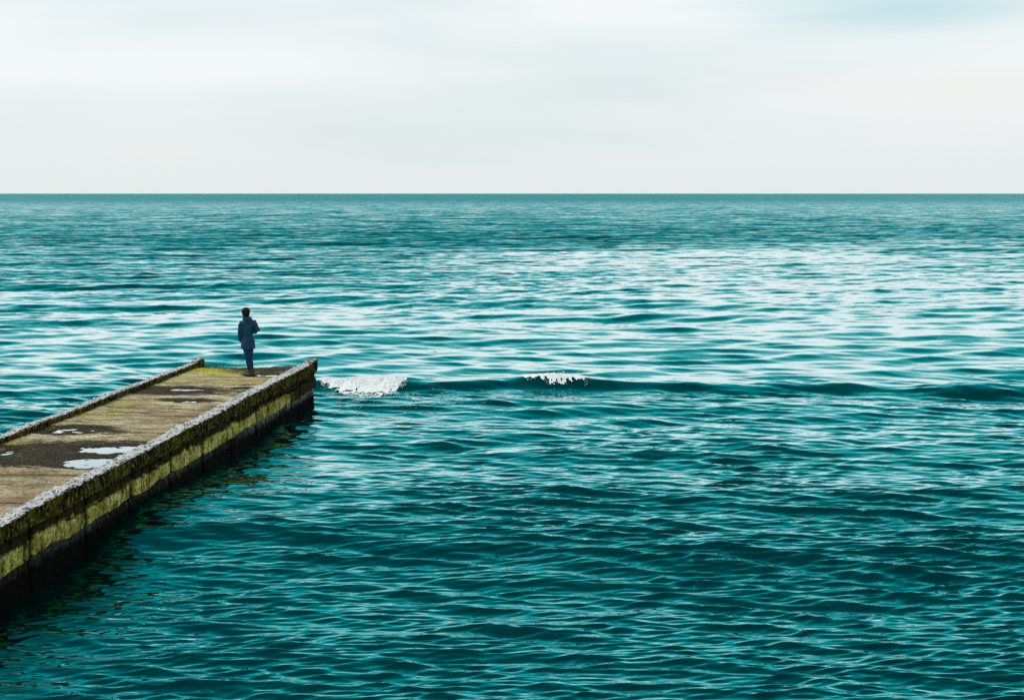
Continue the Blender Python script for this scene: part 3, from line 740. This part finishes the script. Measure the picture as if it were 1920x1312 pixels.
hcn = mixc(hnt, noise(hnt, mapping(hnt, hpos, (1, 1, .3)), 60, 3), (.002, .001, .001), (.011, .006, .004))
hnt.links.new(hcn, hb.inputs['Base Color']); hb.inputs['Roughness'].default_value = .55; hb.inputs['Specular IOR Level'].default_value = .2
bump(hnt, hb, noise(hnt, mapping(hnt, hpos, (1, 1, .3)), 70, 3), 1, .01)
hr = bmesh.new()
ball(hr, HD + Vector((0, 0, .022)) - hf * .014, (.092, .104, .092), 4, HM)
ball(hr, HD + Vector((0, 0, -.03)) - hf * .040, (.082, .072, .090), 3, HM)
for s in (-1, 1): ball(hr, HD + hs * s * .062 - hf * .004 + Vector((0, 0, -.01)), (.024, .052, .066), 3, HM)
ha = bm_obj('hair', hr, hm, person); remesh(ha, .006, 2); displace(ha, cloth_tex('hair_locks', .022), .016)
sc_ = bmesh.new(); rg_ = []
for k in range(25):
    t = 2 * math.pi * k / 24; rg_.append(Vector((-.10, .0, 0)) + sid * math.cos(t) * .058 + fwd * (math.sin(t) * .06 + .01) + Vector((0, 0, 1.385 + .006 * math.sin(3 * t))))
tube_bm(sc_, rg_, [.024] * 25, 10); so_ = bm_obj('scarf', sc_, flat_mat('dark_knit', (.008, .008, .009), .9, 90, .4), person)

# ------------------------------------------------------------------ swimming bird
d0 = F * HC / (572 - 363.); bx0 = (776 - 960) * d0 / F
bird = empty('water_bird', (bx0, d0, sea_h(bx0, d0) - .062))
tag(bird, 'small dark long-necked water bird swimming far out beyond the pier', 'bird')
fm = flat_mat('dark_feathers', (.012, .012, .012), .5, 40, .4)
bb_ = bmesh.new()
tube_bm(bb_, [(.24, 0, .045), (.19, 0, .035), (.10, 0, .02), (-.02, 0, .02), (-.10, 0, .03), (-.14, 0, .06)], [.008, (.035, .02), (.06, .045), (.065, .055), (.045, .045), .028], 14)
tube_bm(bb_, [(-.11, 0, .02), (-.145, 0, .08), (-.125, 0, .15), (-.125, 0, .205), (-.145, 0, .225)], [.034, .024, .018, .018, .02], 12)
ball(bb_, Vector((-.155, 0, .228)), (.034, .021, .021), 2)
bo_ = bm_obj('body', bb_, fm, bird); remesh(bo_, .006, 2)
bk_ = bmesh.new(); tube_bm(bk_, [(-.18, 0, .228), (-.215, 0, .225), (-.245, 0, .219)], [.009, .006, .002], 8)
bm_obj('beak', bk_, flat_mat('beak_horn', (.06, .05, .03), .5, 40, .2), bird)

# ------------------------------------------------------------------ foam
foam_m, fnt, fbs, fpos = base_mat('foam'); fbs.inputs['Base Color'].default_value = (.97, .98, .98, 1); fbs.inputs['Roughness'].default_value = .6

ftr = N(fnt, 'ShaderNodeBsdfTranslucent'); ftr.inputs['Color'].default_value = (.93, .96, .96, 1)
fmx = N(fnt, 'ShaderNodeMixShader'); fmx.inputs[0].default_value = .0
fnt.links.new(fbs.outputs[0], fmx.inputs[1]); fnt.links.new(ftr.outputs[0], fmx.inputs[2]); fnt.links.new(fmx.outputs[0], fnt.nodes['Material Output'].inputs['Surface'])
ico = bmesh.new(); bmesh.ops.create_icosphere(ico, subdivisions=1, radius=1); ico.verts.ensure_lookup_table()
IV = np.array([v.co[:] for v in ico.verts]); IF = np.array([[v.index for v in f.verts] for f in ico.faces]); ico.free()
def foam_mesh(name, P, S, label, group=None, sheet=None):
    n = len(P); rg = np.random.default_rng(len(P))
    V = (IV[None] * (1 + .35 * rg.uniform(-1, 1, (n, len(IV), 1)))) * S[:, None, :] + P[:, None, :]
    c = P.mean(0); V = V.reshape(-1, 3)
    Q = (IF[None] + (np.arange(n) * len(IV))[:, None, None]).reshape(-1, 3)
    if sheet is not None:
        Q = np.concatenate([Q, sheet[1] + len(V)]); V = np.concatenate([V, sheet[0]])
    o = link(name, np_mesh(name, V - c, Q), foam_m); o.location = c
    tag(o, label, 'foam', group, 'stuff'); return o
def px_at(px, depth): return (px - 960.) * depth / F
def breaker(x0, x1, n, rise, spill, seed, dens, lead=0.0):
    rg = np.random.default_rng(seed)
    x = rg.uniform(x0, x1, n * 6); c = crest_y(x); u = (x - x0) / (x1 - x0)
    env = (1 - lead * (1 - sstep(.15, .5, u))) * sstep(0, .08, u) * (1 - sstep(.85, 1, u)); env = env * (.55 + .45 * (vn(x * 3, x * 0, 0, seed) + 1) / 1)
    t = -np.abs(rg.normal(0, 1, len(x))) * spill * env + rg.uniform(-.02, .12, len(x))
    y = c + t
    keep = (rg.uniform(size=len(x)) < env * dens) & (vn(x * 7, y * 5, 0, seed + 3) + .9 * np.exp(-(t / (.5 * spill)) ** 2) > .05)
    x, y, env, t = x[keep][:n], y[keep][:n], env[keep][:n], t[keep][:n]
    sx, sy, sz = sea(x, y); x, y = sx, sy
    up = np.abs(rg.normal(0, 1, len(x))) * rise * env * np.exp(-(t / (.55 * spill)) ** 2) * (.6 + .6 * (vn(x * 9, t * 4, 0, seed + 5) + .6))
    z = sz + np.maximum(up, 0)
    s = rg.uniform(.003, .010, len(x))
    # frothy sheet hugging the tumbling face
    gx = np.arange(x0, x1, .016); gt = np.arange(-1.9 * spill, .16, .02); GT, GX = np.meshgrid(gt, gx, indexing='ij')
    u = (GX - x0) / (x1 - x0); en = sstep(0, .08, u) * (1 - sstep(.72, 1, u)) * (.6 + .4 * (vn(GX * 3, GX * 0, 0, seed) + 1)) * (1 - lead * (1 - sstep(.15, .5, u)))
    lim = spill * en * (1.45 + (.3 if lead else .1) * fbm(GX * 2.6, GT * 2, 0, 4, seed + 7))
    mk = (-GT / np.maximum(lim, .01)) + .45 * fbm(GX * 17, GT * 9, 0, 5, seed + 3)
    mk = mk + .5 * np.maximum(0, u - .8) * 5 * (fbm(GX * 7, GT * 6, 0, 3, seed + 15) + .3)
    ok = (mk < 1.0) & (GT < .10 + .05 * fbm(GX * 8, GX * 0, 0, 2, seed + 2)) & (en > .05)
    ax, ay, az_ = sea(GX.ravel(), (crest_y(GX) + GT).ravel())
    zz = az_ + .01 + (rise * en * np.exp(-(GT / (.8 * spill)) ** 2) * (.6 + .5 * fbm(GX * 5, GT * 4, 0, 5, seed + 11)) + .012 * fbm(GX * 16, GT * 12, 0, 3, seed + 13)).ravel()
    q = grid_quads(*GX.shape); q = q[ok.ravel()[q].all(1)]
    tri = np.concatenate([q[:, [0, 1, 2]], q[:, [0, 2, 3]]])
    used, inv = np.unique(tri, return_inverse=True); SV = np.stack([ax, ay, zz], -1)[used]
    return np.stack([x, y, z], -1), np.stack([s * 1.5, s * 1.3, s * .8], -1), (SV, inv.reshape(-1, 3))
P1, S1, H1 = breaker(px_at(592, 36.6), px_at(768, 36.6), 3500, .05, .80, 3, 1.0, .5)
foam_mesh('sea_foam', P1, S1, 'long bright patch of foam where the wave breaks off the pier end', 'foam on the breaking wave', H1)
P2, S2, H2 = breaker(px_at(978, 36.6), px_at(1118, 36.6), 500, .035, .22, 8, .9)
foam_mesh('sea_foam', P2, S2, 'small strip of foam on the raised crest further along the wave', 'foam on the breaking wave', H2)
# thin flecks drifting in front of the breaker
rg = np.random.default_rng(5); n = 120000
x = px_at(rg.uniform(585, 1250, n), 35.0); y = rg.uniform(32.0, 36.6, n)
lace = np.abs(fbm(x * 1.5, y * 2.0, 0, 4, 201)); wt = np.exp(-((x + 3.6) / 2.6) ** 2) * sstep(32.2, 35.5, y) + .35 * np.exp(-((x - 1.8) / 1.3) ** 2) * sstep(35.2, 36.0, y)
m = (lace < .045 * wt * (1 + vn(x * 2, y * 2, 0, 209))); x, y = x[m], y[m]
m2 = rg.uniform(size=len(x)) < .75; x, y = x[m2], y[m2]
x, y, z = sea(x, y); s = rg.uniform(.003, .008, len(x))
foam_mesh('sea_foam', np.stack([x, y, z + .002], -1), np.stack([s * 2.4, s * 1.5, s * .25], -1), 'thin foam flecks drifting on the water in front of the breaker', group='foam on the breaking wave')
print('sea verts', len(VX), 'foam', len(P1), len(P2), len(x))
